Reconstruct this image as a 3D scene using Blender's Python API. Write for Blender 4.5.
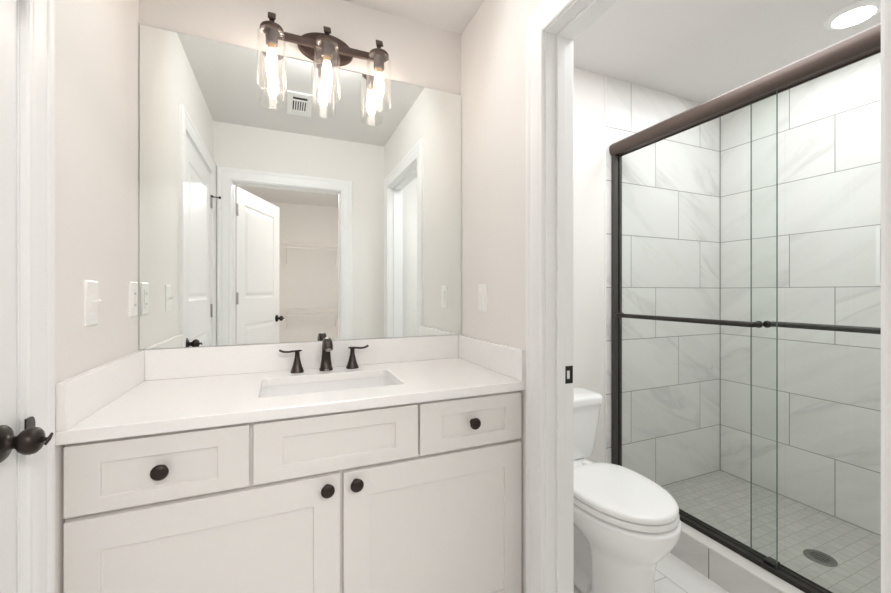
import bpy, bmesh, math, random
from mathutils import Vector, Matrix
random.seed(4)
PI = math.pi
sc = bpy.context.scene
for o in list(bpy.data.objects):
    bpy.data.objects.remove(o)

# ------------------------------------------------------------------ camera, light, exposure
CAM_Z = 1.22
cam_d = bpy.data.cameras.new('camera')
cam = bpy.data.objects.new('camera', cam_d)
sc.collection.objects.link(cam)
cam.location = (0, 0, CAM_Z)
cam.rotation_euler = (math.radians(90), 0, math.radians(-23.354))
cam_d.sensor_width = 36.0
cam_d.sensor_fit = 'HORIZONTAL'
cam_d.lens = 388.47 / 891.0 * 36.0
cam_d.shift_x = -(452.08 - 445.5) / 891.0
cam_d.shift_y = -(296.5 - 291.88) / 891.0
cam_d.clip_start = 0.02
sc.camera = cam

world = bpy.data.worlds.new('world')
world.use_nodes = True
world.node_tree.nodes['Background'].inputs[0].default_value = (0.9, 0.93, 1.0, 1)
world.node_tree.nodes['Background'].inputs[1].default_value = 0.3
sc.world = world
sc.view_settings.view_transform = 'Standard'
sc.view_settings.look = 'None'
sc.view_settings.gamma = 1.0
sc.view_settings.use_curve_mapping = False
sc.view_settings.exposure = 1.3
try:
    sc.cycles.max_bounces = 16
    sc.cycles.diffuse_bounces = 10
    sc.cycles.glossy_bounces = 8
    sc.cycles.transparent_max_bounces = 32
    sc.cycles.use_denoising = True
except Exception:
    pass

BULB = 11.0          # vanity bulbs, radiance
DOWN = 7.0          # recessed downlight lens


def area_light(name, loc, rot, sx, sy, watts, col):
    d = bpy.data.lights.new(name, 'AREA')
    d.shape = 'RECTANGLE'
    d.size, d.size_y, d.energy, d.color = sx, sy, watts, col
    o = bpy.data.objects.new(name, d)
    o.location = loc
    o.rotation_euler = rot
    sc.collection.objects.link(o)
    return o


area_light('closet_fill_light', (0.40, -1.40, 2.42), (math.radians(66), 0, math.radians(4)), 0.8, 0.08, 11, (1.0, 0.97, 0.95))  # added fill from behind the camera, no fixture; kept out of the mirror's view
area_light('vanity_fill_light', (0.155, 1.36, 2.395), (math.radians(-64), 0, 0), 0.40, 0.12, 1.9, (0.97, 0.99, 1.0))  # unseen fill added near the ceiling, throws light back into the room
area_light('toilet_room_fill_light', (1.38, 0.95, 2.44), (0, 0, 0), 0.6, 0.7, 4.3, (0.97, 0.985, 1.0))  # soft overhead fill added to brighten the toilet room, no fixture there
area_light('shower_fill_light', (2.2, 0.95, 2.44), (0, 0, 0), 0.5, 0.9, 3.0, (0.97, 0.985, 1.0))  # extra fill added over the shower, besides the recessed downlight


# ------------------------------------------------------------------ materials
def lin(c):
    return tuple(((v / 255) / 12.92 if v / 255 <= 0.04045 else ((v / 255 + 0.055) / 1.055) ** 2.4) for v in c)


def new_mat(name):
    m = bpy.data.materials.new(name)
    m.use_nodes = True
    nt = m.node_tree
    return m, nt, nt.nodes['Principled BSDF'], nt.nodes['Material Output']


def N(nt, t, **kw):
    n = nt.nodes.new(t)
    for k, v in kw.items():
        setattr(n, k, v)
    return n


def math_n(nt, op, a, b=None, c=None):
    n = nt.nodes.new('ShaderNodeMath')
    n.operation = op
    for i, v in enumerate((a, b, c)):
        if v is None:
            continue
        if isinstance(v, (int, float)):
            n.inputs[i].default_value = v
        else:
            nt.links.new(v, n.inputs[i])
    return n.outputs[0]


def plain(name, rgb, rough=0.5, metal=0.0, bump=0.0, bscale=200.0, var=0.0, vscale=6.0, coat=0.0, spec=None):
    """procedural paint / metal / plastic with slight noise in colour and surface"""
    m, nt, b, out = new_mat(name)
    col = lin(rgb)
    b.inputs['Base Color'].default_value = (*col, 1)
    b.inputs['Roughness'].default_value = rough
    b.inputs['Metallic'].default_value = metal
    if coat:
        b.inputs['Coat Weight'].default_value = coat
        b.inputs['Coat Roughness'].default_value = 0.08
    if spec is not None:
        b.inputs['Specular IOR Level'].default_value = spec
    tc = N(nt, 'ShaderNodeTexCoord')
    if var:
        n = N(nt, 'ShaderNodeTexNoise')
        n.inputs['Scale'].default_value = vscale
        n.inputs['Detail'].default_value = 4
        nt.links.new(tc.outputs['Object'], n.inputs['Vector'])
        r = N(nt, 'ShaderNodeValToRGB')
        r.color_ramp.elements[0].color = (*[c * (1 - var) for c in col], 1)
        r.color_ramp.elements[1].color = (*[min(1, c * (1 + var)) for c in col], 1)
        r.color_ramp.elements[0].position = 0.3
        r.color_ramp.elements[1].position = 0.7
        nt.links.new(n.outputs['Fac'], r.inputs['Fac'])
        nt.links.new(r.outputs['Color'], b.inputs['Base Color'])
    if bump:
        n = N(nt, 'ShaderNodeTexNoise')
        n.inputs['Scale'].default_value = bscale
        n.inputs['Detail'].default_value = 3
        nt.links.new(tc.outputs['Object'], n.inputs['Vector'])
        bp = N(nt, 'ShaderNodeBump')
        bp.inputs['Strength'].default_value = bump
        bp.inputs['Distance'].default_value = 0.002
        nt.links.new(n.outputs['Fac'], bp.inputs['Height'])
        nt.links.new(bp.outputs['Normal'], b.inputs['Normal'])
    return m


def emit_mat(name, rgb, strength):
    m, nt, b, out = new_mat(name)
    b.inputs['Base Color'].default_value = (0.8, 0.8, 0.8, 1)
    b.inputs['Emission Color'].default_value = (*rgb, 1)
    b.inputs['Emission Strength'].default_value = strength
    return m


def thin_glass(name, tint, haze=0.0, rough=0.0, boost=1.0):
    """pane or shade: fresnel mix of a clear tinted layer and a sharp reflection"""
    m, nt, b, out = new_mat(name)
    nt.nodes.remove(b)
    t = N(nt, 'ShaderNodeBsdfTransparent')
    t.inputs[0].default_value = (*tint, 1)
    g = N(nt, 'ShaderNodeBsdfGlossy')
    g.inputs['Roughness'].default_value = rough
    f = N(nt, 'ShaderNodeLayerWeight')
    f.inputs['Blend'].default_value = 0.5
    fac = math_n(nt, 'MULTIPLY_ADD', math_n(nt, 'POWER', f.outputs['Facing'], 4.0), 0.75 * boost, 0.035 * boost)
    mx = N(nt, 'ShaderNodeMixShader')
    nt.links.new(fac, mx.inputs[0])
    nt.links.new(t.outputs[0], mx.inputs[1])
    nt.links.new(g.outputs[0], mx.inputs[2])
    last = mx
    if haze:
        tl = N(nt, 'ShaderNodeBsdfTranslucent')
        tl.inputs[0].default_value = (0.95, 0.93, 0.92, 1)
        m2 = N(nt, 'ShaderNodeMixShader')
        m2.inputs[0].default_value = haze
        nt.links.new(mx.outputs[0], m2.inputs[1])
        nt.links.new(tl.outputs[0], m2.inputs[2])
        last = m2
    nt.links.new(last.outputs[0], out.inputs['Surface'])
    return m


def tile_mat(name, ua, va, u0, v0, tw, th, off, gw, base, vein, grout, rough=0.25, vstr=0.5, vscale=1.6, pertile=0.03):
    """marble-look tiles laid with a running offset; ua / va pick the axes"""
    m, nt, b, out = new_mat(name)
    tc = N(nt, 'ShaderNodeTexCoord')
    sp = N(nt, 'ShaderNodeSeparateXYZ')
    nt.links.new(tc.outputs['Object'], sp.inputs[0])
    U, V = sp.outputs[ua], sp.outputs[va]
    rv = math_n(nt, 'DIVIDE', math_n(nt, 'SUBTRACT', V, v0), th)
    row = math_n(nt, 'FLOOR', rv)
    fv = math_n(nt, 'FRACT', rv)
    uu = math_n(nt, 'DIVIDE', math_n(nt, 'SUBTRACT', math_n(nt, 'SUBTRACT', U, u0), math_n(nt, 'MULTIPLY', row, off)), tw)
    cid = math_n(nt, 'FLOOR', uu)
    fu = math_n(nt, 'FRACT', uu)
    du = math_n(nt, 'MULTIPLY', math_n(nt, 'MINIMUM', fu, math_n(nt, 'SUBTRACT', 1.0, fu)), tw)
    dv = math_n(nt, 'MULTIPLY', math_n(nt, 'MINIMUM', fv, math_n(nt, 'SUBTRACT', 1.0, fv)), th)
    d = math_n(nt, 'MINIMUM', du, dv)
    mr = N(nt, 'ShaderNodeMapRange')
    mr.inputs['From Min'].default_value = gw * 0.4
    mr.inputs['From Max'].default_value = gw * 0.65
    nt.links.new(d, mr.inputs['Value'])
    tid = math_n(nt, 'ADD', math_n(nt, 'MULTIPLY', row, 17.31), cid)
    wn = N(nt, 'ShaderNodeTexWhiteNoise', noise_dimensions='1D')
    nt.links.new(tid, wn.inputs['W'])
    # diagonal streaks
    a = math.radians(33)
    p = math_n(nt, 'ADD', math_n(nt, 'MULTIPLY', U, math.cos(a)), math_n(nt, 'MULTIPLY', V, -math.sin(a)))
    q = math_n(nt, 'ADD', math_n(nt, 'MULTIPLY', U, math.sin(a)), math_n(nt, 'MULTIPLY', V, math.cos(a)))
    cb = N(nt, 'ShaderNodeCombineXYZ')
    nt.links.new(math_n(nt, 'MULTIPLY', p, vscale), cb.inputs[0])
    nt.links.new(math_n(nt, 'MULTIPLY', q, vscale * 4.5), cb.inputs[1])
    nt.links.new(math_n(nt, 'MULTIPLY', wn.outputs['Value'], 40.0), cb.inputs[2])
    no = N(nt, 'ShaderNodeTexNoise')
    no.inputs['Scale'].default_value = 1.0
    no.inputs['Detail'].default_value = 5
    no.inputs['Roughness'].default_value = 0.55
    no.inputs['Distortion'].default_value = 0.6
    nt.links.new(cb.outputs[0], no.inputs['Vector'])
    ridge = math_n(nt, 'SUBTRACT', 1.0, math_n(nt, 'MULTIPLY', math_n(nt, 'ABSOLUTE', math_n(nt, 'SUBTRACT', no.outputs['Fac'], 0.5)), 9.0))
    thin = math_n(nt, 'POWER', math_n(nt, 'MAXIMUM', ridge, 0.0), 2.0)
    soft = N(nt, 'ShaderNodeMapRange')
    soft.inputs['From Min'].default_value = 0.5
    soft.inputs['From Max'].default_value = 0.75
    nt.links.new(no.outputs['Fac'], soft.inputs['Value'])
    no2 = N(nt, 'ShaderNodeTexNoise')
    no2.inputs['Scale'].default_value = 0.6
    nt.links.new(cb.outputs[0], no2.inputs['Vector'])
    mask = N(nt, 'ShaderNodeMapRange')
    mask.inputs['From Min'].default_value = 0.45
    mask.inputs['From Max'].default_value = 0.62
    nt.links.new(no2.outputs['Fac'], mask.inputs['Value'])
    vf = math_n(nt, 'MULTIPLY', math_n(nt, 'ADD', math_n(nt, 'MULTIPLY', math_n(nt, 'MULTIPLY', thin, mask.outputs[0]), 0.8), math_n(nt, 'MULTIPLY', soft.outputs[0], 0.45)), vstr)
    vf = math_n(nt, 'ADD', vf, math_n(nt, 'MULTIPLY', wn.outputs['Value'], pertile))
    vf = math_n(nt, 'MINIMUM', vf, 1.0)
    mx = N(nt, 'ShaderNodeMix', data_type='RGBA')
    mx.inputs[6].default_value = (*lin(base), 1)
    mx.inputs[7].default_value = (*lin(vein), 1)
    nt.links.new(vf, mx.inputs[0])
    mg = N(nt, 'ShaderNodeMix', data_type='RGBA')
    mg.inputs[6].default_value = (*lin(grout), 1)
    nt.links.new(mr.outputs[0], mg.inputs[0])
    nt.links.new(mx.outputs[2], mg.inputs[7])
    nt.links.new(mg.outputs[2], b.inputs['Base Color'])
    rr = math_n(nt, 'SUBTRACT', 0.8, math_n(nt, 'MULTIPLY', mr.outputs[0], 0.8 - rough))
    nt.links.new(rr, b.inputs['Roughness'])
    bp = N(nt, 'ShaderNodeBump')
    bp.inputs['Strength'].default_value = 0.5
    bp.inputs['Distance'].default_value = 0.001
    nt.links.new(mr.outputs[0], bp.inputs['Height'])
    nt.links.new(bp.outputs['Normal'], b.inputs['Normal'])
    return m


M = {}
M['wall'] = plain('wall_paint', (235, 232, 229), 0.85, bump=0.12, bscale=350, spec=0.2)
M['ceil'] = plain('ceiling_paint', (226, 224, 222), 0.9, bump=0.15, bscale=250, spec=0.2)
M['trim'] = plain('trim_paint', (240, 240, 240), 0.35, bump=0.02, bscale=60)
M['door'] = plain('door_paint', (236, 236, 236), 0.4, bump=0.03, bscale=80)
M['cab'] = plain('cabinet_paint', (231, 229, 226), 0.42, bump=0.02, bscale=90)
M['cabin'] = plain('cabinet_inside', (150, 140, 130), 0.7, bump=0.05)
M['quartz'] = plain('white_quartz', (245, 244, 243), 0.2, var=0.012, vscale=180)
M['ceramic'] = plain('white_vitreous_china', (246, 246, 246), 0.12, coat=0.4, var=0.004)
M['seat'] = plain('white_seat_plastic', (244, 244, 243), 0.22, var=0.004)
M['plate'] = plain('white_switch_plastic', (243, 242, 240), 0.3, var=0.004)
M['bronze'] = plain('oil_rubbed_bronze', (62, 55, 51), 0.33, metal=0.75, var=0.10, vscale=40)
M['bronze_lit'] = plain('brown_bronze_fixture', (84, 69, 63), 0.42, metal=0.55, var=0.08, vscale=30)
M['header'] = plain('brushed_bronze_aluminium', (88, 75, 69), 0.46, metal=0.35, var=0.05, vscale=25)
M['track'] = plain('dark_bronze_aluminium', (52, 49, 46), 0.35, metal=0.5, var=0.06, vscale=25)
M['jamb'] = plain('satin_bronze_aluminium', (78, 75, 72), 0.4, metal=0.4, var=0.05, vscale=25)
M['black'] = plain('black_void', (16, 16, 16), 0.6, var=0.1)
M['steel'] = plain('brushed_steel', (170, 168, 165), 0.35, metal=0.9, var=0.06, vscale=60)
M['draincol'] = plain('drain_metal', (128, 127, 122), 0.4, metal=0.7, var=0.08, vscale=60)
M['brass'] = plain('lamp_base_brass', (196, 158, 112), 0.4, metal=0.5, var=0.05, vscale=40)
M['wire'] = plain('white_vinyl_wire', (236, 232, 228), 0.45, var=0.01)
M['vent'] = plain('white_vent_metal', (240, 240, 238), 0.45, var=0.01)
M['rubber'] = plain('dark_rubber', (40, 38, 36), 0.6, var=0.1)
M['glass'] = thin_glass('shower_glass', (0.918, 0.952, 0.935))
M['glass_edge'] = plain('green_glass_edge', (100, 118, 112), 0.15, var=0.05, vscale=20)
M['shade'] = thin_glass('clear_shade_glass', (0.985, 0.98, 0.975), haze=0.012, boost=0.8)
M['bulb'] = emit_mat('glowing_bulb', (1.0, 0.87, 0.77), BULB)
M['lens'] = emit_mat('glowing_lens', (1.0, 0.97, 0.93), DOWN)
M['floor'] = tile_mat('white_floor_tile', 1, 0, 0.35, 0.890, 0.61, 0.305, 0.2035, 0.003, (234, 233, 231), (205, 204, 202), (170, 168, 165), 0.3, 0.25)
M['tile_x'] = tile_mat('marble_tile_end_wall', 0, 2, 2.080, 0.0229, 0.6105, 0.3057, -0.2035, 0.004, (232, 231, 229), (182, 180, 178), (148, 146, 143))
M['tile_y'] = tile_mat('marble_tile_long_wall', 1, 2, 1.090, 0.0229, 0.6105, 0.3057, 0.2035, 0.004, (232, 231, 229), (182, 180, 178), (148, 146, 143))
M['curb'] = tile_mat('marble_tile_curb', 1, 2, 1.084, -0.17, 0.6105, 0.3057, 0.2035, 0.004, (216, 214, 212), (176, 174, 172), (120, 118, 115))
M['mosaic'] = tile_mat('marble_mosaic', 0, 1, 1.83, 0.17, 0.0515, 0.0515, 0.0257, 0.003, (192, 190, 184), (160, 158, 152), (166, 163, 157), 0.45, 0.45, 6.0, 0.25)

m, nt, b, out = new_mat('silvered_mirror')
nt.nodes.remove(b)
g = N(nt, 'ShaderNodeBsdfGlossy')
g.inputs['Color'].default_value = (0.935, 0.968, 0.955, 1)
g.inputs['Roughness'].default_value = 0.0
nt.links.new(g.outputs[0], out.inputs['Surface'])
M['mirror'] = m
M['mirror_edge'] = plain('mirror_edge', (120, 126, 122), 0.3, var=0.05)


# ------------------------------------------------------------------ helpers
def link(o):
    sc.collection.objects.link(o)
    return o


def thing(name, label, cat, loc=(0, 0, 0), group=None):
    o = link(bpy.data.objects.new(name, None))
    o.empty_display_size = 0.05
    o.location = loc
    o['label'] = label
    o['category'] = cat
    if group:
        o['group'] = group
    return o


def tag(o, label, cat, group=None):
    o['label'] = label
    o['category'] = cat
    if group:
        o['group'] = group
    return o


def obj(name, bm, mats, parent=None, smooth=False, bevel=0.0, segs=2, label=None, auto=None):
    """link a bmesh (world coordinates) as one mesh object, kept in its parent's frame"""
    me = bpy.data.meshes.new(name)
    bmesh.ops.recalc_face_normals(bm, faces=bm.faces)
    if parent is not None:
        off = Vector((0, 0, 0))
        p = parent
        while p is not None:
            off += Vector(p.location)
            p = p.parent
        bmesh.ops.translate(bm, verts=bm.verts, vec=-off)
    bm.to_mesh(me)
    bm.free()
    if not isinstance(mats, (list, tuple)):
        mats = [mats]
    for mm in mats:
        me.materials.append(mm)
    if smooth:
        for p in me.polygons:
            p.use_smooth = True
    o = link(bpy.data.objects.new(name, me))
    if parent is not None:
        o.parent = parent
    if bevel:
        md = o.modifiers.new('bevel', 'BEVEL')
        md.width = bevel
        md.segments = segs
        md.limit_method = 'ANGLE'
        md.angle_limit = math.radians(40)
        md.harden_normals = False
    if auto is not None:
        for p in me.polygons:
            p.use_smooth = True
        me.set_sharp_from_angle(angle=math.radians(auto))
    if label:
        o['label'] = label
    return o


def struct(name, bm, mats, parent=None, **kw):
    o = obj(name, bm, mats, parent, **kw)
    if parent is None:
        o['kind'] = 'structure'
    return o


def box(bm, x0, x1, y0, y1, z0, z1, mi=0):
    vs = [bm.verts.new(p) for p in ((x0, y0, z0), (x1, y0, z0), (x1, y1, z0), (x0, y1, z0),
                                    (x0, y0, z1), (x1, y0, z1), (x1, y1, z1), (x0, y1, z1))]
    fs = []
    for q in ((0, 3, 2, 1), (4, 5, 6, 7), (0, 1, 5, 4), (1, 2, 6, 5), (2, 3, 7, 6), (3, 0, 4, 7)):
        f = bm.faces.new([vs[i] for i in q])
        f.material_index = mi
        fs.append(f)
    return fs


def B(*boxes):
    bm = bmesh.new()
    for b in boxes:
        box(bm, *b)
    return bm


def loft(bm, rings, cap0=True, cap1=True, closed=False, mi=0):
    vr = [[bm.verts.new(p) for p in r] for r in rings]
    n = len(vr[0])
    pairs = list(zip(vr, vr[1:])) + ([(vr[-1], vr[0])] if closed else [])
    for a, b in pairs:
        for i in range(n):
            f = bm.faces.new((a[i], a[(i + 1) % n], b[(i + 1) % n], b[i]))
            f.material_index = mi
    if not closed:
        if cap0:
            bm.faces.new(list(reversed(vr[0]))).material_index = mi
        if cap1:
            bm.faces.new(vr[-1]).material_index = mi


def lathe(bm, prof, origin=(0, 0, 0), axis='Z', seg=32, cap0=True, cap1=True, sgn=1):
    """prof: list of (radius, height) turned about an axis through origin"""
    ox, oy, oz = origin
    rings = []
    for r, h in prof:
        r = max(r, 1e-4)
        ring = []
        for i in range(seg):
            a = 2 * PI * i / seg
            c, s = r * math.cos(a), r * math.sin(a)
            if axis == 'Z':
                ring.append((ox + c, oy + s, oz + sgn * h))
            elif axis == 'Y':
                ring.append((ox + c, oy + sgn * h, oz + s))
            else:
                ring.append((ox + sgn * h, oy + c, oz + s))
        rings.append(ring)
    loft(bm, rings, cap0, cap1)


def sweep(bm, pts, secs, side, seg=20, power=2.0):
    """tube along pts; secs = (half width along side, half height) per point; superellipse section"""
    side = Vector(side).normalized()
    pts = [Vector(p) for p in pts]
    rings = []
    for i, p in enumerate(pts):
        t = (pts[min(i + 1, len(pts) - 1)] - pts[max(i - 1, 0)]).normalized()
        s = (side - t * side.dot(t)).normalized()
        u = t.cross(s)
        w, h = secs[i] if isinstance(secs, list) else secs
        ring = []
        for k in range(seg):
            a = 2 * PI * k / seg
            ca, sa = math.cos(a), math.sin(a)
            e = 2.0 / power
            ring.append(p + s * (w * math.copysign(abs(ca) ** e, ca)) + u * (h * math.copysign(abs(sa) ** e, sa)))
        rings.append(ring)
    loft(bm, rings)


def rod(bm, a, b, r, seg=8):
    a, b = Vector(a), Vector(b)
    d = (b - a).normalized()
    side = Vector((1, 0, 0)) if abs(d.x) < 0.8 else Vector((0, 1, 0))
    sweep(bm, [a, b], (r, r), side, seg)


def panel_front(bm, origin, ux, uz, un, w, h, t, holes, steps):
    """slab w*h*t from origin; ux, uz span it, un points out of its face; holes = rects (u0,u1,v0,v1);
    steps = list of (inset, depth) moulding steps applied to each hole"""
    ux, uz, un = Vector(ux), Vector(uz), Vector(un)
    o = Vector(origin)
    us = sorted({0.0, w, *[q for r in holes for q in r[:2]]})
    vs = sorted({0.0, h, *[q for r in holes for q in r[2:]]})
    g = {}

    def P(u, v, d=0.0):
        return o + ux * u + uz * v + un * d
    for i, u in enumerate(us):
        for j, v in enumerate(vs):
            g[i, j] = bm.verts.new(P(u, v, t))
    for i in range(len(us) - 1):
        for j in range(len(vs) - 1):
            cu, cv = (us[i] + us[i + 1]) / 2, (vs[j] + vs[j + 1]) / 2
            if any(r[0] < cu < r[1] and r[2] < cv < r[3] for r in holes):
                continue
            bm.faces.new((g[i, j], g[i + 1, j], g[i + 1, j + 1], g[i, j + 1]))
    for r in holes:
        i0, i1, j0, j1 = us.index(r[0]), us.index(r[1]), vs.index(r[2]), vs.index(r[3])
        loop = [g[i, j0] for i in range(i0, i1)] + [g[i1, j] for j in range(j0, j1)] + \
               [g[i, j1] for i in range(i1, i0, -1)] + [g[i0, j] for j in range(j1, j0, -1)]
        cs = [(u, v) for (u, v) in [((vv.co - o).dot(ux), (vv.co - o).dot(uz)) for vv in loop]]
        prev, ins, dep = loop, 0.0, t
        for di, dd in steps:
            ins += di
            dep += dd
            cur = []
            for (u, v) in cs:
                nu = min(max(u, r[0] + ins), r[1] - ins)
                nv = min(max(v, r[2] + ins), r[3] - ins)
                cur.append(bm.verts.new(P(nu, nv, dep)))
            n = len(cur)
            for k in range(n):
                bm.faces.new((prev[k], prev[(k + 1) % n], cur[(k + 1) % n], cur[k]))
            prev = cur
        bm.faces.new(prev)
    # back and sides
    bl = [bm.verts.new(P(u, v)) for (u, v) in ((0, 0), (w, 0), (w, h), (0, h))]
    bm.faces.new(list(reversed(bl)))
    nu, nv = len(us) - 1, len(vs) - 1
    bm.faces.new([bl[0], bl[1]] + [g[i, 0] for i in range(nu, -1, -1)])
    bm.faces.new([bl[1], bl[2]] + [g[nu, j] for j in range(nv, -1, -1)])
    bm.faces.new([bl[2], bl[3]] + [g[i, nv] for i in range(0, nu + 1)])
    bm.faces.new([bl[3], bl[0]] + [g[0, j] for j in range(0, nv + 1)])


CASE = [(0.0, 0.0), (0.0, 0.009), (0.004, 0.012), (0.012, 0.0125), (0.016, 0.0105), (0.020, 0.0125), (0.050, 0.0155),
        (0.055, 0.0155), (0.060, 0.0135), (0.065, 0.0165), (0.074, 0.0185), (0.082, 0.0175), (0.087, 0.013), (0.089, 0.0)]


def casing(bm, axis, plane, out, a0, a1, head, z0=0.0):
    """mitred door casing round an opening a0..a1; axis 'Y' runs along y on a plane x=plane"""
    rings = []
    for w, t in CASE:
        q = [(a0 - w, z0), (a0 - w, head + w), (a1 + w, head + w), (a1 + w, z0)]
        if axis == 'Y':
            rings.append([(plane + out * t, a, z) for a, z in q])
        else:
            rings.append([(a, plane + out * t, z) for a, z in q])
    vr = [[bm.verts.new(p) for p in r] for r in rings]
    for a, b in zip(vr, vr[1:]):
        for i in range(3):
            bm.faces.new((a[i], a[i + 1], b[i + 1], b[i]))
    a, b = vr[0], vr[-1]
    for i in range(3):
        bm.faces.new((b[i], b[i + 1], a[i + 1], a[i]))
    bm.faces.new([r[0] for r in vr])
    bm.faces.new([r[3] for r in reversed(vr)])


def baseboard(name, segs):
    bm = bmesh.new()
    for (x0, x1, y0, y1) in segs:
        box(bm, x0, x1, y0, y1, 0, 0.12)
    return struct(name, bm, M['trim'], bevel=0.004)


# ------------------------------------------------------------------ the setting
D, XL, XR, CZ = 1.69, -0.469, 0.777, 2.452
YB, YB2 = 0.115, -0.005          # rear wall faces
XP2 = 0.886                     # toilet-room face of the partition
XS = 2.690                     # shower long wall
YN = 0.165                     # shower near end
W2a, W2b, H2 = 0.2655, 1.035, 2.062
BDa, BDb, HB = -0.354, 0.422, 2.035
LDa, LDb, HL = 0.21, 1.016, 2.045
CY = -2.5

struct('floor', B((-1.3, 2.9, -2.7, 1.85, -0.12, 0.0)), M['floor'])
struct('ceiling', B((-1.3, 2.9, -2.7, 1.85, CZ, CZ + 0.1)), M['ceil'])
struct('wall_north', B((-0.62, 2.82, D, D + 0.12, 0, CZ)), M['wall'])
struct('wall_west', B((XL - 0.115, XL, YB2, LDa - 0.018, 0, CZ), (XL - 0.115, XL, LDb + 0.018, D, 0, CZ),
                      (XL - 0.115, XL, LDa - 0.018, LDb + 0.018, HL + 0.018, CZ)), M['wall'])
struct('wall_partition', B((XR, XP2, YB, W2a - 0.018, 0, CZ), (XR, XP2, W2b + 0.018, D, 0, CZ),
                           (XR, XP2, W2a - 0.018, W2b + 0.018, H2 + 0.018, CZ)), M['wall'])
struct('wall_south', B((XL - 0.6, BDa - 0.018, YB2, YB, 0, CZ), (BDb + 0.018, 2.82, YB2, YB, 0, CZ),
                       (BDa - 0.018, BDb + 0.018, YB2, YB, HB + 0.018, CZ)), M['wall'])
# closet behind the rear door
struct('wall_closet_back', B((-1.1, 1.25, CY - 0.1, CY, 0, CZ)), M['wall'])
struct('wall_closet_west', B((-1.1, -1.0, CY, YB2, 0, CZ)), M['wall'])
struct('wall_closet_east', B((1.15, 1.25, CY, YB2, 0, CZ)), M['wall'])

# shower walls: long wall with its niche, both ends
NY0, NY1, NZ0, NZ1 = 0.60, 0.918, 1.268, 1.525
struct('wall_east', B((XS, 2.82, YB, NY0, 0, CZ), (XS, 2.82, NY1, D, 0, CZ), (XS, 2.82, NY0, NY1, 0, NZ0), (XS, 2.82, NY0, NY1, NZ1, CZ),
                      (XS + 0.09, 2.82, NY0, NY1, NZ0, NZ1)), M['tile_y'])
bm = bmesh.new()
tr = 0.016
for q in ((NY0 - tr, NY0, NZ0 - tr, NZ1 + tr), (NY1, NY1 + tr, NZ0 - tr, NZ1 + tr), (NY0, NY1, NZ0 - tr, NZ0), (NY0, NY1, NZ1, NZ1 + tr)):
    box(bm, XS - 0.004, XS + 0.02, *q)
struct('trim_niche', bm, M['trim'], bevel=0.002)
struct('wall_shower_end', B((1.682, XS, D - 0.006, D - 0.0002, 0, CZ)), M['tile_x'])
struct('wall_shower_near', B((1.70, XS, YB, YN, 0, CZ)), M['tile_x'])
struct('trim_tile_edge', B((1.677, 1.682, D - 0.008, D - 0.0002, 0, CZ)), M['trim'], bevel=0.001)
struct('floor_shower', B((1.80, XS, YN, D - 0.006, 0.0, 0.0212)), M['mosaic'])
struct('trim_shower_corner', B((XS - 0.0035, XS - 0.0002, D - 0.0095, D - 0.0062, 0.0215, CZ)), plain('grey_caulk', (128, 127, 124), 0.7, var=0.05))
struct('floor_shower_curb', B((1.657, 1.80, YN, D - 0.0065, 0.0, 0.128)), M['curb'])
struct('trim_curb_top', B((1.655, 1.806, YN, D - 0.007, 0.128, 0.137)), plain('pale_stone', (216, 214, 210), 0.35, var=0.03, vscale=20), bevel=0.003)

# toilet-room doorway
bm = bmesh.new()
casing(bm, 'Y', XR, -1, W2a - 0.005, W2b + 0.005, H2 + 0.005)
casing(bm, 'Y', XP2, 1, W2a - 0.005, W2b + 0.005, H2 + 0.005)
tr1 = struct('trim_1', bm, M['trim'], auto=25)
bm = bmesh.new()
x0, x1 = XR, XP2
box(bm, x0, x1, W2a - 0.018, W2a, 0, H2 + 0.018)
box(bm, x0, x1, W2b, W2b + 0.018, 0, H2 + 0.018)
box(bm, x0, x1, W2a, W2b, H2, H2 + 0.018)
box(bm, 0.817, 0.848, W2a, W2a + 0.011, 0, H2)
box(bm, 0.817, 0.848, W2b - 0.011, W2b, 0, H2)
box(bm, 0.817, 0.848, W2a + 0.011, W2b - 0.011, H2 - 0.011, H2)
jamb = struct('door_frame_toilet_room', bm, M['trim'], bevel=0.0015)
bm = bmesh.new()
zs = 0.944
for q in ((0.850, 0.862, zs - 0.029, zs + 0.029), (0.875, 0.8865, zs - 0.029, zs + 0.029), (0.862, 0.875, zs - 0.029, zs - 0.014), (0.862, 0.875, zs + 0.014, zs + 0.029)):
    box(bm, q[0], q[1], W2b - 0.0022, W2b + 0.001, q[2], q[3])
obj('strike_plate', bm, M['track'], jamb, bevel=0.0007, label='black strike plate')
# rear (closet) doorway
bm = bmesh.new()
casing(bm, 'X', YB, 1, BDa - 0.005, BDb + 0.005, HB + 0.005)
casing(bm, 'X', YB2, -1, BDa - 0.005, BDb + 0.005, HB + 0.005)
struct('trim_2', bm, M['trim'], auto=25)
bm = bmesh.new()
box(bm, BDa - 0.018, BDa, YB2, YB, 0, HB + 0.018)
box(bm, BDb, BDb + 0.018, YB2, YB, 0, HB + 0.018)
box(bm, BDa, BDb, YB2, YB, HB, HB + 0.018)
box(bm, BDa, BDa + 0.011, 0.03, 0.062, 0, HB)
box(bm, BDb - 0.011, BDb, 0.03, 0.062, 0, HB)
box(bm, BDa + 0.011, BDb - 0.011, 0.03, 0.062, HB - 0.011, HB)
struct('door_frame_closet', bm, M['trim'], bevel=0.0015)
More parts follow.
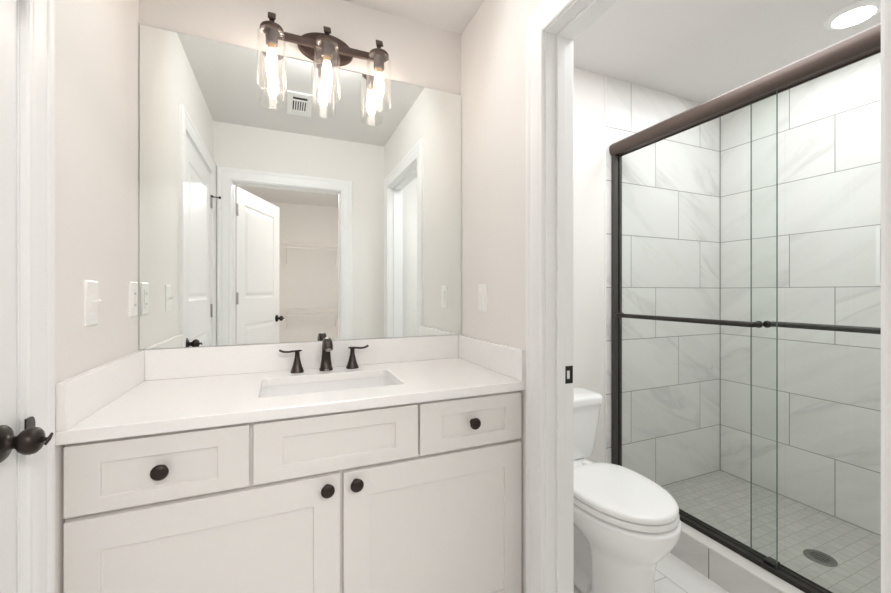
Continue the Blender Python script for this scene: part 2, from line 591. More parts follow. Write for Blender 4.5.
# left doorway
bm = bmesh.new()
casing(bm, 'Y', XL, 1, LDa - 0.005, LDb + 0.005, HL + 0.005)
struct('trim_3', bm, M['trim'], auto=25)
bm = bmesh.new()
x0, x1 = XL - 0.115, XL
box(bm, x0, x1, LDa - 0.018, LDa, 0, HL + 0.018)
box(bm, x0, x1, LDb, LDb + 0.018, 0, HL + 0.018)
box(bm, x0, x1, LDa, LDb, HL, HL + 0.018)
jl = struct('door_frame_entry', bm, M['trim'], bevel=0.0015)
bm = bmesh.new()
ring0, ring1 = [], []
for k in range(13):
    a = -PI / 2 + PI * k / 12
    yy, zz = 1.024 + 0.012 * math.cos(a), 0.948 + (0.028) * math.copysign(abs(math.sin(a)) ** 0.6, math.sin(a))
    ring0.append((XL + 0.0125, yy, zz))
    ring1.append((XL + 0.0155, yy, zz))
for rg, xx in ((ring0, XL + 0.0125), (ring1, XL + 0.0155)):
    rg += [(xx, 1.0065, 0.948 + 0.028), (xx, 1.0065, 0.948 - 0.028)]
loft(bm, [ring0, ring1])
obj('strike_plate', bm, M['bronze'], jl, label='dark bronze strike lip')

baseboard('baseboard_north', [(XP2, 1.6765, D - 0.014, D)])
baseboard('baseboard_partition', [(XP2, XP2 + 0.014, W2b + 0.096, D - 0.014)])
baseboard('baseboard_closet', [(-1.0, 1.15, CY, CY + 0.014)])


# ------------------------------------------------------------------ doors
def slab(bm, w, h, t):
    st, rail = 0.115, 0.115
    holes = [(st, w - st, 0.24, 0.95), (st, w - st, 1.16, h - rail)]
    steps = [(0.010, -0.006), (0.012, -0.001), (0.022, 0.006)]
    panel_front(bm, (0, -t / 2, 0), (1, 0, 0), (0, 0, 1), (0, -1, 0), w, h, 0.0, holes, [])
    bm.clear()
    # two half slabs back to back
    panel_front(bm, (0, 0, 0), (1, 0, 0), (0, 0, 1), (0, -1, 0), w, h, t / 2, holes, steps)
    panel_front(bm, (0, 0, 0), (1, 0, 0), (0, 0, 1), (0, 1, 0), w, h, t / 2, holes, steps)


def door(name, hinge, ang, w, h, knob_u, knob_z, sides, hinges):
    """door hinged at (x, y); u runs from the hinge along the angle"""
    Mx = Matrix.Translation((hinge[0], hinge[1], 0.01)) @ Matrix.Rotation(ang, 4, 'Z')
    bm = bmesh.new()
    slab(bm, w, h, 0.035)
    bmesh.ops.transform(bm, verts=bm.verts, matrix=Mx)
    d = struct(name, bm, M['door'])
    for s in sides:
        bm = bmesh.new()
        lathe(bm, [(0.001, 0.0), (0.033, 0.0), (0.033, 0.004), (0.030, 0.008), (0.022, 0.011), (0.013, 0.014), (0.0110, 0.018), (0.0110, 0.024),
                   (0.014, 0.028), (0.0195, 0.032), (0.0238, 0.039), (0.0245, 0.045), (0.0228, 0.052), (0.018, 0.0565), (0.011, 0.0590), (0.001, 0.0595)],
              (knob_u, s * 0.0175, knob_z), 'Y', 28, sgn=s)
        bmesh.ops.transform(bm, verts=bm.verts, matrix=Mx)
        k = obj('door_knob', bm, M['bronze'], d, auto=50, label='dark bronze round knob')
        bm = bmesh.new()
        yb = s * (0.0175 + 0.0585)
        lathe(bm, [(0.006, 0), (0.006, 0.003), (0.0035, 0.004), (0.0035, 0.010)], (knob_u, yb, knob_z), 'Y', 14, sgn=s)
        sweep(bm, [(knob_u - 0.011, yb + s * 0.010, knob_z - 0.006), (knob_u, yb + s * 0.0105, knob_z), (knob_u + 0.011, yb + s * 0.010, knob_z + 0.006)],
              [(0.002, 0.003), (0.003, 0.004), (0.002, 0.003)], (0, 1, 0), 10)
        bmesh.ops.transform(bm, verts=bm.verts, matrix=Mx)
        obj('thumb_turn', bm, M['bronze'], k, auto=50)
    for hz in hinges:
        bm = bmesh.new()
        s = sides[0]
        lathe(bm, [(0.0055, -0.046), (0.006, -0.045), (0.006, 0.045), (0.0055, 0.046)], (-0.004, s * 0.0215, hz), 'Z', 12)
        box(bm, 0.0, 0.022, s * 0.0175, s * 0.0185, hz - 0.045, hz + 0.045)
        bmesh.ops.transform(bm, verts=bm.verts, matrix=Mx)
        obj('hinge', bm, M['steel'], d, auto=40, label='satin steel hinge')
    return d


# entry door on the left, shut: its face flush with the room side of the frame
d1 = door('door_1', (XL - 0.019, LDa + 0.003), PI / 2, LDb - LDa - 0.006, HL - 0.015, LDb - LDa - 0.059, 0.937, (-1,), (0.22, 1.08, 1.84))
# hinge-pin stop on its top hinge
bm = bmesh.new()
rod(bm, (XL + 0.006, LDa + 0.003, 1.885), (XL + 0.045, LDa - 0.01, 1.885), 0.004, 10)
lathe(bm, [(0.001, 0), (0.009, 0), (0.010, 0.004), (0.009, 0.012), (0.001, 0.014)], (XL + 0.045, LDa - 0.01, 1.885), 'X', 14)
lathe(bm, [(0.008, -0.006), (0.008, 0.006)], (XL + 0.005, LDa + 0.003, 1.886), 'Z', 14)
obj('hinge_stop', bm, M['rubber'], d1, auto=40, label='black hinge pin door stop')
# closet door, open into the closet
ang = math.atan2(-0.707, 0.29)
d2 = door('door_2', (BDa + 0.004, YB2 - 0.022), ang, BDb - BDa - 0.012, HB - 0.015, BDb - BDa - 0.075, 0.96, (1, -1), (0.22, 1.16, 1.84))

# ------------------------------------------------------------------ vanity
FY = 1.160
van = thing('bathroom_vanity', 'white shaker bathroom vanity cabinet with black knobs under the white counter', 'cabinet', (0.165, 1.43, 0))
bm = B((-0.466, -0.448, 1.182, 1.686, 0.1, 0.8775), (0.757, 0.775, 1.182, 1.686, 0.1, 0.8775), (-0.448, 0.757, 1.19, 1.68, 0.1, 0.118),
       (-0.448, 0.757, 1.672, 1.686, 0.118, 0.8775), (-0.448, 0.757, 1.25, 1.262, 0.0, 0.1),
       (-0.466, -0.448, 1.25, 1.686, 0.0, 0.1), (0.757, 0.775, 1.25, 1.686, 0.0, 0.1))
obj('carcass', bm, M['cab'], van)
fy0, fy1 = 1.180, 1.198
bm = B((-0.466, -0.425, fy0, fy1, 0.1, 0.8775), (0.735, 0.775, fy0, fy1, 0.1, 0.8775), (-0.425, 0.735, fy0, fy1, 0.835, 0.8775),
       (-0.425, 0.735, fy0, fy1, 0.675, 0.715), (-0.425, 0.735, fy0, fy1, 0.1, 0.14), (-0.103, -0.061, fy0, fy1, 0.715, 0.835),
       (0.367, 0.409, fy0, fy1, 0.715, 0.835), (0.132, 0.174, fy0, fy1, 0.14, 0.675))
obj('face_frame', bm, M['cab'], van)


def front(name, x0, x1, z0, z1, rx, rz, knob):
    bm = bmesh.new()
    w, h = x1 - x0, z1 - z0
    panel_front(bm, (x0, 1.1795, z0), (1, 0, 0), (0, 0, 1), (0, -1, 0), w, h, 1.1795 - FY, [(rx[0] - x0, rx[1] - x0, rz[0] - z0, rz[1] - z0)], [(0.001, -0.007)])
    f = obj(name, bm, M['cab'], van, bevel=0.0012)
    if knob:
        bm = bmesh.new()
        lathe(bm, [(0.0011, 0.0), (0.0103, 0.0), (0.0098, 0.004), (0.0069, 0.008), (0.0069, 0.014), (0.0103, 0.017), (0.0172, 0.019), (0.0190, 0.022), (0.0184, 0.0255),
                   (0.0155, 0.0285), (0.0092, 0.0295), (0.0011, 0.030)], (knob[0], FY, knob[1]), 'Y', 28, sgn=-1)
        obj('knob', bm, M['bronze'], f, auto=45, label='black round knob')


FR = 0.007
front('drawer', -0.461, -0.086, 0.704, 0.866, (-0.396, -0.158), (0.741, 0.820), (-0.276, 0.785))
front('false_front', -0.076, 0.385, 0.704, 0.866, (-0.004, 0.313), (0.743, 0.821), None)
front('drawer', 0.392, 0.768, 0.704, 0.866, (0.467, 0.700), (0.744, 0.822), (0.575, 0.788))
front('cabinet_door', -0.461, 0.148, 0.115, 0.693, (-0.396, 0.076), (0.19, 0.614), (0.112, 0.661))
front('cabinet_door', 0.158, 0.768, 0.115, 0.693, (0.234, 0.700), (0.19, 0.615), (0.193, 0.661))

# countertop with cut-out for the sink
CT = 0.909
SX0, SX1, SY0, SY1 = -0.072, 0.376, 1.268, 1.543


def rrect(x0, x1, y0, y1, r, z, n=5):
    pts = []
    for cx, cy, a0 in ((x1 - r, y1 - r, 0), (x0 + r, y1 - r, PI / 2), (x0 + r, y0 + r, PI), (x1 - r, y0 + r, 1.5 * PI)):
        for k in range(n + 1):
            a = a0 + PI / 2 * k / n
            pts.append((cx + r * math.cos(a), cy + r * math.sin(a), z))
    return pts


bm = bmesh.new()
c0, c1, cy0, cy1 = XL + 0.0015, XR - 0.0015, 1.140, D - 0.0012
inner_t = rrect(SX0, SX1, SY0, SY1, 0.025, CT)
inner_b = rrect(SX0, SX1, SY0, SY1, 0.025, 0.879)
n = len(inner_t) // 4


def plate_ring(z, inner):
    iv = [bm.verts.new(p) for p in inner]
    ov = [bm.verts.new((x, y, z)) for x, y in ((c1, cy1), (c0, cy1), (c0, cy0), (c1, cy0))]
    for q in range(4):
        seg = iv[q * n:(q + 1) * n]
        nxt = iv[((q + 1) * n) % len(iv)]
        for a, b in zip(seg, seg[1:]):
            bm.faces.new((ov[q], b, a))
        bm.faces.new((ov[q], ov[(q + 1) % 4], nxt, seg[-1]))
    return iv, ov


it, ot = plate_ring(CT, inner_t)
ib, ob = plate_ring(0.878, inner_b)
for i in range(len(it)):
    bm.faces.new((it[i], it[(i + 1) % len(it)], ib[(i + 1) % len(it)], ib[i]))
for i in range(4):
    bm.faces.new((ot[i], ot[(i + 1) % 4], ob[(i + 1) % 4], ob[i]))
tag(obj('countertop', bm, M['quartz'], bevel=0.0025), 'white quartz countertop with sink cut-out on top of the vanity cabinet', 'countertop')
ST = 1.0165
tag(obj('backsplash', B((c0 + 0.0205, c1 - 0.0205, D - 0.021, D - 0.0012, CT + 0.0002, ST)), M['quartz'], bevel=0.002), 'long low white quartz backsplash running under the mirror', 'backsplash')
tag(obj('side_splash', B((c0, c0 + 0.02, 1.141, D - 0.0012, CT + 0.0002, ST)), M['quartz'], bevel=0.002), 'low white quartz side splash against the left wall, below the toggle switch', 'side splash')
tag(obj('side_splash', B((c1 - 0.02, c1, 1.141, D - 0.0012, CT + 0.0002, ST)), M['quartz'], bevel=0.002), 'low white quartz side splash against the right wall, next to the doorway casing', 'side splash')

# undermount sink
snk = thing('sink', 'white rectangular undermount sink set below the counter cut-out', 'sink', (0.152, 1.405, 0.735))
bm = bmesh.new()
e = 0.006
prof = [(e + 0.022, 0.8785, 0.04), (e, 0.8785, 0.032), (e, 0.86, 0.032), (e - 0.008, 0.79, 0.045), (e - 0.022, 0.757, 0.055), (e - 0.05, 0.742, 0.06), (e - 0.09, 0.738, 0.045)]
rings = [rrect(SX0 - q, SX1 + q, SY0 - q, SY1 + q, r, z, 6) for q, z, r in prof]
outer = [rrect(SX0 - q - 0.012, SX1 + q + 0.012, SY0 - q - 0.012, SY1 + q + 0.012, r + 0.01, z - 0.012, 6) for q, z, r in prof[1:]]
rim = rrect(SX0 - e - 0.022, SX1 + e + 0.022, SY0 - e - 0.022, SY1 + e + 0.022, 0.04, 0.866, 6)
loft(bm, list(reversed(outer)) + [rim] + rings, True, True)
obj('basin', bm, M['ceramic'], snk, auto=40)
bm = bmesh.new()
lathe(bm, [(0.001, 0.0), (0.024, 0.0), (0.029, 0.001), (0.030, 0.003), (0.026, 0.004), (0.018, 0.0035), (0.016, 0.006), (0.001, 0.007)], (0.152, 1.42, 0.7385), 'Z', 28)
obj('drain', bm, M['bronze'], snk, auto=40, label='dark bronze drain')

# faucet
fa = thing('faucet', 'dark bronze widespread faucet with two lever handles behind the sink', 'faucet', (0.152, 1.62, CT))
bm = bmesh.new()
fx, fyy = 0.153, 1.622
sweep(bm, [(fx, fyy, CT), (fx, fyy, CT + 0.006), (fx, fyy, CT + 0.010), (fx, fyy - 0.001, CT + 0.05), (fx, fyy - 0.003, CT + 0.080), (fx, fyy - 0.010, CT + 0.102),
           (fx, fyy - 0.024, CT + 0.117), (fx, fyy - 0.042, CT + 0.121), (fx, fyy - 0.064, CT + 0.116), (fx, fyy - 0.082, CT + 0.105), (fx, fyy - 0.092, CT + 0.094)],
      [(0.0255, 0.0255), (0.0255, 0.0255), (0.0225, 0.0225), (0.0175, 0.0180), (0.0160, 0.0160), (0.0155, 0.0145), (0.0158, 0.0135), (0.0165, 0.0128), (0.0172, 0.0125), (0.0172, 0.0125), (0.0160, 0.0120)],
      (1, 0, 0), 28, 2.6)
sp_ = obj('spout', bm, M['bronze'], fa, auto=55)
bm = bmesh.new()
a = Vector((fx, fyy - 0.0925, CT + 0.0935))
tdir = Vector((0, -0.010, -0.011)).normalized()
sweep(bm, [a, a + tdir * 0.004], (0.0105, 0.0085), (1, 0, 0), 18)
obj('aerator', bm, M['steel'], sp_, auto=40, label='bright ring at the outlet')
bm = B((fx - 0.008, fx + 0.008, fyy - 0.0262, fyy - 0.0245, CT + 0.0015, CT + 0.0055))
obj('emblem', bm, M['steel'], sp_, label='small silver emblem')
for hx, s in ((0.046, -1), (0.256, 1)):
    bm = bmesh.new()
    hy = 1.622
    sweep(bm, [(hx, hy, CT), (hx, hy, CT + 0.004), (hx, hy, CT + 0.008), (hx, hy, CT + 0.03), (hx, hy, CT + 0.055), (hx, hy, CT + 0.074), (hx, hy, CT + 0.080)],
          [(0.0245, 0.0245), (0.0245, 0.0245), (0.0225, 0.0225), (0.0155, 0.0155), (0.0098, 0.0098), (0.0082, 0.0082), (0.0095, 0.0095)], (1, 0, 0), 28, 2.6)
    hb = obj('handle', bm, M['bronze'], fa, auto=55)
    bm = bmesh.new()
    sweep(bm, [(hx - s * 0.017, hy, CT + 0.0825), (hx - s * 0.010, hy, CT + 0.0835), (hx + s * 0.01, hy, CT + 0.0825), (hx + s * 0.03, hy, CT + 0.080),
               (hx + s * 0.046, hy - 0.002, CT + 0.081), (hx + s * 0.058, hy - 0.003, CT + 0.085), (hx + s * 0.064, hy - 0.003, CT + 0.089)],
          [(0.003, 0.002), (0.009, 0.0038), (0.009, 0.0042), (0.0085, 0.004), (0.0085, 0.004), (0.008, 0.0042), (0.005, 0.004)], (0, 1, 0), 16, 2.6)
    obj('lever', bm, M['bronze'], hb, auto=55)

# mirror
bm = bmesh.new()
fs = box(bm, XL + 0.003, XR - 0.002, D - 0.006, D - 0.0005, 1.0185, 2.158, 1)
for f in fs:
    if abs(f.calc_center_median().y - (D - 0.006)) < 1e-5:
        f.material_index = 0
tag(obj('wall_mirror', bm, [M['mirror'], M['mirror_edge']]), 'large frameless wall mirror standing on the backsplash above the vanity', 'mirror')

# ------------------------------------------------------------------ vanity light
LZ = 2.222
vl = thing('vanity_light', 'dark bronze three-bulb vanity light with clear glass shades above the mirror', 'wall light', (0.158, D, LZ))
bm = bmesh.new()
rings = []
for q, y in ((1.0, D - 0.0005), (1.0, D - 0.012), (0.94, D - 0.020), (0.80, D - 0.024)):
    rings.append([(0.158 + 0.110 * q * math.cos(2 * PI * k / 48), y, LZ + 0.062 * q * math.sin(2 * PI * k / 48)) for k in range(48)])
loft(bm, rings)
obj('back_plate', bm, M['bronze_lit'], vl, auto=35)
bm = bmesh.new()
sweep(bm, [(-0.043, 1.630, LZ - 0.018), (0.362, 1.630, LZ - 0.018)], (0.0095, 0.0145), (0, 1, 0), 24, 5.0)
box(bm, 0.136, 0.180, 1.634, D - 0.02, LZ - 0.031, LZ - 0.005)
obj('bar', bm, M['bronze_lit'], vl, auto=35)
SY = 1.607
for sx in (-0.043, 0.155, 0.362):
    bm = bmesh.new()
    lathe(bm, [(0.001, 0.030), (0.010, 0.030), (0.020, 0.026), (0.038, 0.014), (0.041, 0.008), (0.041, 0.0), (0.022, -0.001), (0.0215, -0.003), (0.0215, -0.048), (0.019, -0.050), (0.001, -0.0505)],
          (sx, SY, 2.1980), 'Z', 32)
    ho = obj('lamp_holder', bm, M['bronze_lit'], vl, auto=35)
    # curled strap finial
    bm = bmesh.new()
    pts, se = [(sx, SY + 0.002, 2.2230), (sx, SY + 0.003, 2.2360), (sx, SY + 0.002, 2.2510), (sx, SY - 0.002, 2.2610)], [(0.007, 0.0035), (0.008, 0.0035), (0.0115, 0.0035), (0.0138, 0.0035)]
    for k in range(1, 8):
        a = PI / 2 + k * PI / 6.5
        pts.append((sx, SY - 0.008 + 0.009 * math.cos(a - PI / 2 + 0.0) * 0.9 - 0.0005 * k, 2.2590 + 0.009 * math.sin(a - PI / 2 + PI / 2.4) - 0.0022 * k))
        se.append((0.0138, 0.003))
    sweep(bm, pts, se, (1, 0, 0), 12, 4.0)
    obj('finial', bm, M['bronze_lit'], ho, auto=40)
    bm = bmesh.new()
    R = 0.0495
    lathe(bm, [(0.030, 2.1955), (0.040, 2.1950), (0.046, 2.1910), (0.049, 2.1830), (R, 2.1730), (R, 1.9950), (R - 0.001, 1.9930), (R - 0.003, 1.9950), (R - 0.003, 2.1730),
               (0.0455, 2.1820), (0.0435, 2.1880), (0.039, 2.1920), (0.030, 2.1925)], (sx, SY, 0), 'Z', 48, True, True)
    bm.faces.ensure_lookup_table()
    big = [f for f in bm.faces if len(f.verts) > 4]
    rim_e = None
    bmesh.ops.delete(bm, geom=big, context='FACES_ONLY')
    obj('glass_shade', bm, M['shade'], vl, smooth=True, label='clear glass cylinder shade')
    bm = bmesh.new()
    lathe(bm, [(0.001, 2.1490), (0.0135, 2.1490), (0.0135, 2.1330), (0.011, 2.1300)], (sx, SY, 0), 'Z', 20)
    bu = obj('bulb_base', bm, M['brass'], vl, auto=40, label='brass bulb base')
    bm = bmesh.new()
    lathe(bm, [(0.010, 2.1320), (0.0125, 2.1250), (0.016, 2.1130), (0.0190, 2.0930), (0.0195, 2.0630), (0.0180, 2.0430), (0.0135, 2.0310), (0.006, 2.0250), (0.001, 2.0240)], (sx, SY, 0), 'Z', 24)
    obj('glowing_bulb', bm, M['bulb'], bu, smooth=True, label='lit warm tubular bulb')


# ------------------------------------------------------------------ switches and outlet
def wall_plate(name, label, cat, plane, out, y, z, kind):
    t = thing(name, label, cat, (plane, y, z))
    bm = bmesh.new()
    w, h = 0.0365, 0.059
    a = [(plane, y - w, z - h), (plane, y + w, z - h), (plane, y + w, z + h), (plane, y - w, z + h)]
    rings = [[(plane + out * d, y + sy * (w - i), z + sz * (h - i)) for sy, sz in ((-1, -1), (1, -1), (1, 1), (-1, 1))] for d, i in ((0.0003, 0), (0.003, 0.0), (0.0055, 0.004))]
    loft(bm, rings)
    obj('cover_plate', bm, M['plate'], t)
    x0, x1 = sorted((plane + out * 0.0045, plane + out * 0.0075))
    if kind == 'toggle':
        bm = bmesh.new()
        box(bm, x0, x1 - 0.001 if out > 0 else x1, y - 0.006, y + 0.006, z - 0.013, z + 0.013)
        sweep(bm, [(plane + out * 0.005, y, z), (plane + out * 0.013, y, z + 0.003), (plane + out * 0.021, y, z + 0.007)], [(0.0045, 0.006), (0.004, 0.005), (0.0035, 0.0035)], (0, 1, 0), 12, 3.0)
        obj('toggle', bm, M['plate'], t, auto=40)
        for dz in (-0.03, 0.03):
            bm = bmesh.new()
            lathe(bm, [(0.001, 0.005), (0.003, 0.005), (0.003, 0.0062), (0.001, 0.0068)], (plane, y, z + dz), 'X', 12, sgn=out)
            obj('screw', bm, M['plate'], t, auto=40)
    elif kind == 'rocker':
        bm = bmesh.new()
        loft(bm, [[(plane + out * 0.005, y + sy, z + sz) for sy, sz in ((-0.0165, -0.0335), (0.0165, -0.0335), (0.0165, 0.0335), (-0.0165, 0.0335))],
                  [(plane + out * (0.0065 if sz < 0 else 0.0095), y + sy, z + sz) for sy, sz in ((-0.0155, -0.0325), (0.0155, -0.0325), (0.0155, 0.0325), (-0.0155, 0.0325))]])
        obj('rocker', bm, M['plate'], t, bevel=0.0006)
    else:
        bm = B((x0, x1, y - 0.0165, y + 0.0165, z - 0.0335, z + 0.0335))
        f = obj('outlet_face', bm, M['plate'], t, bevel=0.001)
        for dz in (-0.019, 0.019):
            for dy in (-0.0055, 0.0055):
                xa, xb = sorted((plane + out * 0.0074, plane + out * 0.0078))
                obj('slot', B((xa, xb, y + dy - 0.0009, y + dy + 0.0009, z + dz - 0.004, z + dz + 0.004)), M['black'], f)
    return t


wall_plate('light_switch', 'white toggle light switch on the left wall, above the side splash nearest the door', 'switch', XL, 1, 1.316, 1.191, 'toggle')
wall_plate('power_outlet', 'white rectangular power outlet on the left wall, close beside the mirror', 'outlet', XL, 1, 1.626, 1.195, 'outlet')
wall_plate('light_switch', 'white rocker light switch on the right wall between mirror and doorway', 'switch', XR, -1, 1.4685, 1.193, 'rocker')

# ------------------------------------------------------------------ ceiling register (seen in the mirror)
vx0, vx1, vy0, vy1 = 0.015, 0.167, 0.475, 0.795
av = thing('air_vent', 'white rectangular ceiling air vent with dark slots, seen in the mirror', 'vent', (0.091, 0.635, CZ))
bm = bmesh.new()
hx0, hx1, hy0, hy1 = 0.050, 0.136, 0.545, 0.74
za, zb = CZ - 0.010, CZ - 0.0003
box(bm, vx0, hx0, vy0, vy1, za, zb)
box(bm, hx1, vx1, vy0, vy1, za, zb)
box(bm, hx0, hx1, vy0, hy0, za, zb)
box(bm, hx0, hx1, hy1, vy1, za, zb)
obj('frame', bm, M['vent'], av, bevel=0.003)
obj('backing', B((hx0, hx1, hy0, hy1, CZ - 0.003, CZ - 0.0005)), M['black'], av)
for k in range(6):
    x = hx0 + (k + 0.5) * (hx1 - hx0) / 6
    bm = bmesh.new()
    box(bm, x + 0.001, x + 0.0085, hy0, 0.688, CZ - 0.0095, CZ - 0.006)
    obj('louver', bm, M['vent'], av)
obj('crossbar', B((hx0, hx1, 0.688, 0.704, CZ - 0.0098, CZ - 0.005)), M['vent'], av)

# ------------------------------------------------------------------ recessed light over the shower
CX_, CY_ = 2.322, 0.878
cl = thing('ceiling_light', 'round white recessed ceiling light, lit, beside the shower header', 'ceiling light', (CX_, CY_, CZ))
bm = bmesh.new()
lathe(bm, [(0.070, -0.0135), (0.078, -0.012), (0.094, -0.006), (0.098, -0.0005), (0.070, -0.0005)], (CX_, CY_, CZ), 'Z', 48, False, False)
bmesh.ops.remove_doubles(bm, verts=bm.verts, dist=1e-6)
obj('trim_ring', bm, M['vent'], cl, auto=40)
bm = bmesh.new()
lathe(bm, [(0.070, -0.002), (0.070, -0.010), (0.055, -0.0125), (0.001, -0.0135)], (CX_, CY_, CZ), 'Z', 40)
obj('lens', bm, M['lens'], cl, auto=40, label='glowing white lens')

# ------------------------------------------------------------------ toilet
TX = 1.215


def egg(cy, hw, fl, bl, z, pf=2.0, pb=2.4, n=48, pinch=0.0):
    pts = []
    for k in range(n):
        a = 2 * PI * k / n
        s, c = math.sin(a), math.cos(a)
        p = pf if c > 0 else pb
        x = hw * math.copysign(abs(s) ** (2 / p), s)
        y = -(fl if c > 0 else bl) * math.copysign(abs(c) ** (2 / p), c)
        yy = cy + y
        if pinch:
            q = min(max((yy - 1.175) / 0.035, 0.0), 1.0)
            q2 = min(max((1.60 - yy) / 0.06, 0.0), 1.0)
            x *= 1 - pinch * q * q * (3 - 2 * q) * q2
        pts.append((TX + x, yy, z))
    return pts


to = thing('toilet', 'white two-piece toilet with closed lid against the back wall beside the shower', 'toilet', (TX, 1.4, 0))
bm = bmesh.new()
lv = [  # z, front y, back y, half width, widest y, pinch
    (0.000, 0.998, 1.625, 0.124, 1.24, 0.0), (0.030, 0.996, 1.628, 0.126, 1.24, 0.0), (0.045, 1.000, 1.625, 0.124, 1.24, 0.45), (0.12, 1.012, 1.62, 0.121, 1.24, 0.48),
    (0.19, 1.010, 1.62, 0.126, 1.24, 0.48), (0.235, 0.997, 1.62, 0.137, 1.23, 0.45), (0.262, 0.975, 1.62, 0.149, 1.215, 0.25), (0.28, 0.963, 1.62, 0.158, 1.21, 0.06), (0.31, 0.944, 1.62, 0.173, 1.20, 0.0), (0.345, 0.924, 1.63, 0.185, 1.19, 0.0),
    (0.372, 0.919, 1.64, 0.188, 1.19, 0.0), (0.388, 0.921, 1.64, 0.186, 1.19, 0.0), (0.394, 0.930, 1.636, 0.178, 1.19, 0.0)]
rings = [egg(wy, hw, wy - f, b - wy, z, 2.1, 3.4, 96, p) for z, f, b, hw, wy, p in lv]
loft(bm, rings)
bo = obj('bowl', bm, M['ceramic'], to, smooth=True)
md = bo.modifiers.new('sub', 'SUBSURF')
md.levels = md.render_levels = 1
# tank
bm = bmesh.new()


def tank_ring(z, hw, y0, y1, r):
    return rrect(TX - hw, TX + hw, y0, y1, r, z, 6)


loft(bm, [tank_ring(0.396, 0.206, 1.515, 1.668, 0.03), tank_ring(0.400, 0.216, 1.507, 1.670, 0.035), tank_ring(0.44, 0.229, 1.500, 1.671, 0.04), tank_ring(0.56, 0.247, 1.492, 1.672, 0.04),
          tank_ring(0.662, 0.258, 1.486, 1.672, 0.04)])
obj('tank', bm, M['ceramic'], to, auto=40)
bm = bmesh.new()
loft(bm, [tank_ring(0.6635, 0.254, 1.486, 1.672, 0.04), tank_ring(0.664, 0.265, 1.477, 1.675, 0.045), tank_ring(0.690, 0.267, 1.475, 1.675, 0.045), tank_ring(0.698, 0.264, 1.478, 1.674, 0.045), tank_ring(0.703, 0.256, 1.486, 1.668, 0.042),
          tank_ring(0.705, 0.244, 1.498, 1.658, 0.04)])
obj('tank_lid', bm, M['ceramic'], to, auto=50)
bm = bmesh.new()
sw = [(0.0, 0.006, 0.3965), (0.0, 0.0, 0.400), (0.0, 0.0, 0.412), (0.0, 0.005, 0.419)]
loft(bm, [egg(1.19, 0.183 - i, 0.262 - i, 0.188 - i, z, 2.1, 3.2) for _, i, z in sw])
obj('seat', bm, M['seat'], to, auto=50)
bm = bmesh.new()
loft(bm, [egg(1.19, 0.181 - i, 0.260 - i, 0.182 - i, z, 2.1, 3.0) for i, z in ((0.008, 0.4225), (0.0, 0.4255), (0.0, 0.437), (0.004, 0.443), (0.014, 0.447), (0.05, 0.4495), (0.10, 0.4505), (0.15, 0.451))])
obj('seat_lid', bm, M['seat'], to, auto=60)
for s in (-1, 1):
    bm = bmesh.new()
    box(bm, TX + s * 0.075 - 0.018, TX + s * 0.075 + 0.018, 1.385, 1.425, 0.3935, 0.43)
    obj('hinge', bm, M['seat'], to, bevel=0.008, segs=3)
for s in (-1, 1):
    bm = bmesh.new()
    lathe(bm, [(0.014, 0.0), (0.014, 0.006), (0.011, 0.014), (0.005, 0.018), (0.001, 0.019)], (TX + s * 0.085, 1.34, 0.0), 'Z', 20)
    obj('bolt_cap', bm, M['seat'], to, auto=40)

# ------------------------------------------------------------------ shower door
sd = thing('shower_door', 'bronze-framed sliding glass shower door standing on the tiled curb', 'shower door', (1.78, 0.93, 0.137))
y0, y1 = YN + 0.0005, D - 0.0075
bm = bmesh.new()
hp = [(1.779, 1.998), (1.779, 2.060), (1.769, 2.070), (1.747, 2.073), (1.725, 2.068), (1.709, 2.054), (1.704, 2.034), (1.708, 2.014), (1.719, 2.001), (1.727, 1.998), (1.727, 2.004), (1.773, 2.004), (1.773, 1.998)]
loft(bm, [[(x, y, z) for x, z in hp] for y in (y0, y1)])
obj('header', bm, M['header'], sd, auto=30, label='rounded brown bronze header rail')
for ya, yb in ((y1 - 0.022, y1), (y0, y0 + 0.022)):
    bm = bmesh.new()
    box(bm, 1.721, 1.750, ya, yb, 0.1565, 1.998)
    box(bm, 1.761, 1.780, ya, yb, 0.1565, 1.998)
    box(bm, 1.750, 1.761, ya + (0.012 if ya > 1 else 0), yb - (0 if ya > 1 else 0.012), 0.1565, 1.998)
    obj('side_jamb', bm, M['jamb'], sd, bevel=0.001)
bm = bmesh.new()
box(bm, 1.720, 1.788, y0, y1, 0.137, 0.150)
box(bm, 1.720, 1.727, y0, y1, 0.150, 0.156)
box(bm, 1.757, 1.763, y0, y1, 0.150, 0.153)
box(bm, 1.782, 1.788, y0, y1, 0.150, 0.153)
obj('bottom_track', bm, M['track'], sd, bevel=0.001)


def pane(xc, ya, yb, edge_y):
    bm = bmesh.new()
    v = [bm.verts.new(p) for p in ((xc, ya, 0.152), (xc, yb, 0.152), (xc, yb, 2.002), (xc, ya, 2.002))]
    bm.faces.new(v)
    g_ = obj('glass_panel', bm, M['glass'], sd)
    bm = bmesh.new()
    for e_ in edge_y:
        box(bm, xc - 0.003, xc + 0.003, e_ - 0.0009, e_ + 0.0009, 0.152, 2.0)
    obj('glass_edge', bm, M['glass_edge'], g_, label='polished green glass edge')
    return g_


XO, XI = 1.747, 1.773
po = pane(XO, 0.880, 1.668, (0.880,))
pi_ = pane(XI, YN + 0.02, 0.985, (0.985,))


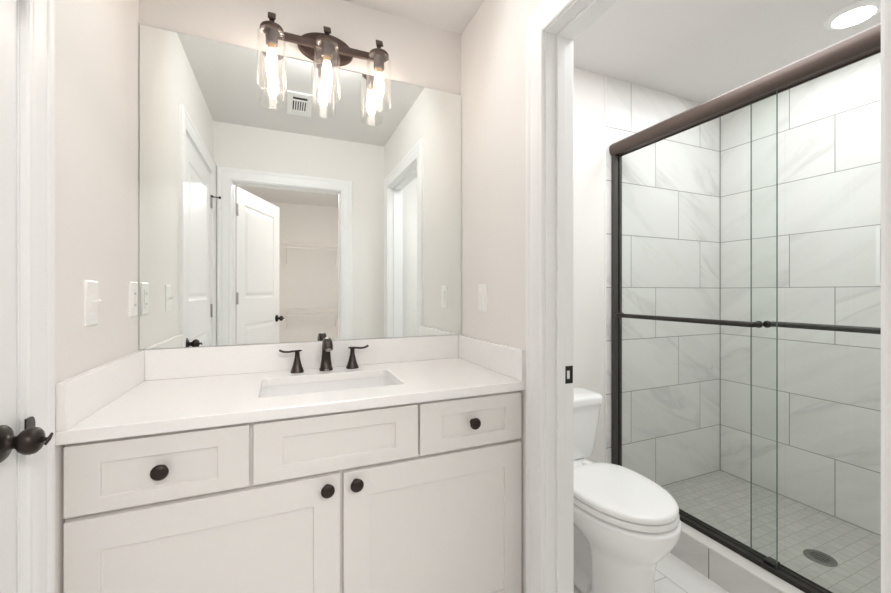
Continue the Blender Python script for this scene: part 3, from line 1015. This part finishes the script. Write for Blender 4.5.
def towel_bar(par, xg, s, ya, yb, z):
    bm = bmesh.new()
    xb = xg + s * 0.045
    rr = 0.0112
    pts = [(xg + s * 0.004, ya, z), (xg + s * 0.030, ya, z), (xb - s * 0.004, ya + 0.004, z), (xb, ya + 0.016, z)]
    pts += [(xb, yb - 0.016, z), (xb - s * 0.004, yb - 0.004, z), (xg + s * 0.030, yb, z), (xg + s * 0.004, yb, z)]
    sweep(bm, pts, (rr, rr), (0, 0, 1), 16)
    for yy in (ya, yb):
        lathe(bm, [(0.001, 0.0012), (0.0145, 0.0012), (0.0145, 0.006), (0.012, 0.010), (0.001, 0.0105)], (xg, yy, z), 'X', 20, sgn=s)
        lathe(bm, [(0.001, 0.0012), (0.0125, 0.0012), (0.0125, 0.005), (0.001, 0.0075)], (xg, yy, z), 'X', 20, sgn=-s)
    obj('towel_bar', bm, M['track'], par, auto=45, label='dark bronze towel bar')


towel_bar(po, XO, -1, 0.942, 1.63, 1.090)
towel_bar(pi_, XI, 1, YN + 0.06, 0.928, 1.090)
bm = bmesh.new()
box(bm, 1.74, 1.782, 0.885, 0.925, 0.150, 0.163)
obj('bottom_guide', bm, M['track'], sd, bevel=0.003)

# shower drain
dr = thing('shower_drain', 'round metal drain grate in the mosaic shower floor', 'drain', (2.217, 0.950, 0.0212))
bm = bmesh.new()
lathe(bm, [(0.001, 0.0002), (0.057, 0.0002), (0.057, 0.002), (0.053, 0.004), (0.040, 0.0035), (0.039, 0.0025), (0.001, 0.0025)], (2.217, 0.950, 0.0212), 'Z', 40)
obj('flange', bm, M['draincol'], dr, auto=35)
bm = bmesh.new()
lathe(bm, [(0.001, 0.0026), (0.0385, 0.0026), (0.0385, 0.0036), (0.001, 0.0040)], (2.217, 0.950, 0.0212), 'Z', 36)
gr = obj('grate', bm, M['draincol'], dr, auto=35)
bm = bmesh.new()
for i in range(-4, 5):
    for j in range(-4, 5):
        x, y = i * 0.0078 + (j % 2) * 0.0039, j * 0.0072
        if x * x + y * y < 0.034 ** 2:
            lathe(bm, [(0.001, 0.0037), (0.0026, 0.0037), (0.0026, 0.0043), (0.001, 0.0043)], (2.217 + x, 0.950 + y, 0.0212), 'Z', 8)
obj('holes', bm, M['black'], gr, label='dark drain holes')

# ------------------------------------------------------------------ closet wire shelves (seen in the mirror)
for z, lab in ((1.88, 'upper white wire shelf on the closet wall, seen in the mirror'), (0.98, 'lower white wire shelf on the closet wall, seen in the mirror')):
    ws = thing('wire_shelf', lab, 'shelf', (0.1, CY, z), 'closet wire shelves')
    bm = bmesh.new()
    ya, yb = CY + 0.001, CY + 0.305
    for yy, zz in ((ya + 0.004, z), (CY + 0.15, z - 0.004), (yb, z), (yb, z - 0.03), (yb - 0.02, z - 0.075)):
        rod(bm, (-0.99, yy, zz), (1.14, yy, zz), 0.006 if zz > z - 0.05 else 0.008, 8)
    k = -0.98
    while k < 1.14:
        rod(bm, (k, ya + 0.004, z + 0.003), (k, yb, z + 0.003), 0.0022, 4)
        rod(bm, (k, yb, z + 0.003), (k, yb, z - 0.03), 0.0017, 4)
        k += 0.0254
    for x in (-0.6, -0.3, 0.0, 0.3, 0.6, 0.9):
        rod(bm, (x, yb, z - 0.03), (x, yb - 0.02, z - 0.07), 0.004, 6)
    obj('rack', bm, M['wire'], ws)
    for x in (-0.62, 0.03, 0.68):
        bm = bmesh.new()
        rod(bm, (x, CY + 0.006, z - 0.27), (x, yb - 0.015, z - 0.006), 0.006, 8)
        box(bm, x - 0.012, x + 0.012, CY + 0.0005, CY + 0.004, z - 0.30, z - 0.25)
        obj('bracket', bm, M['wire'], ws)
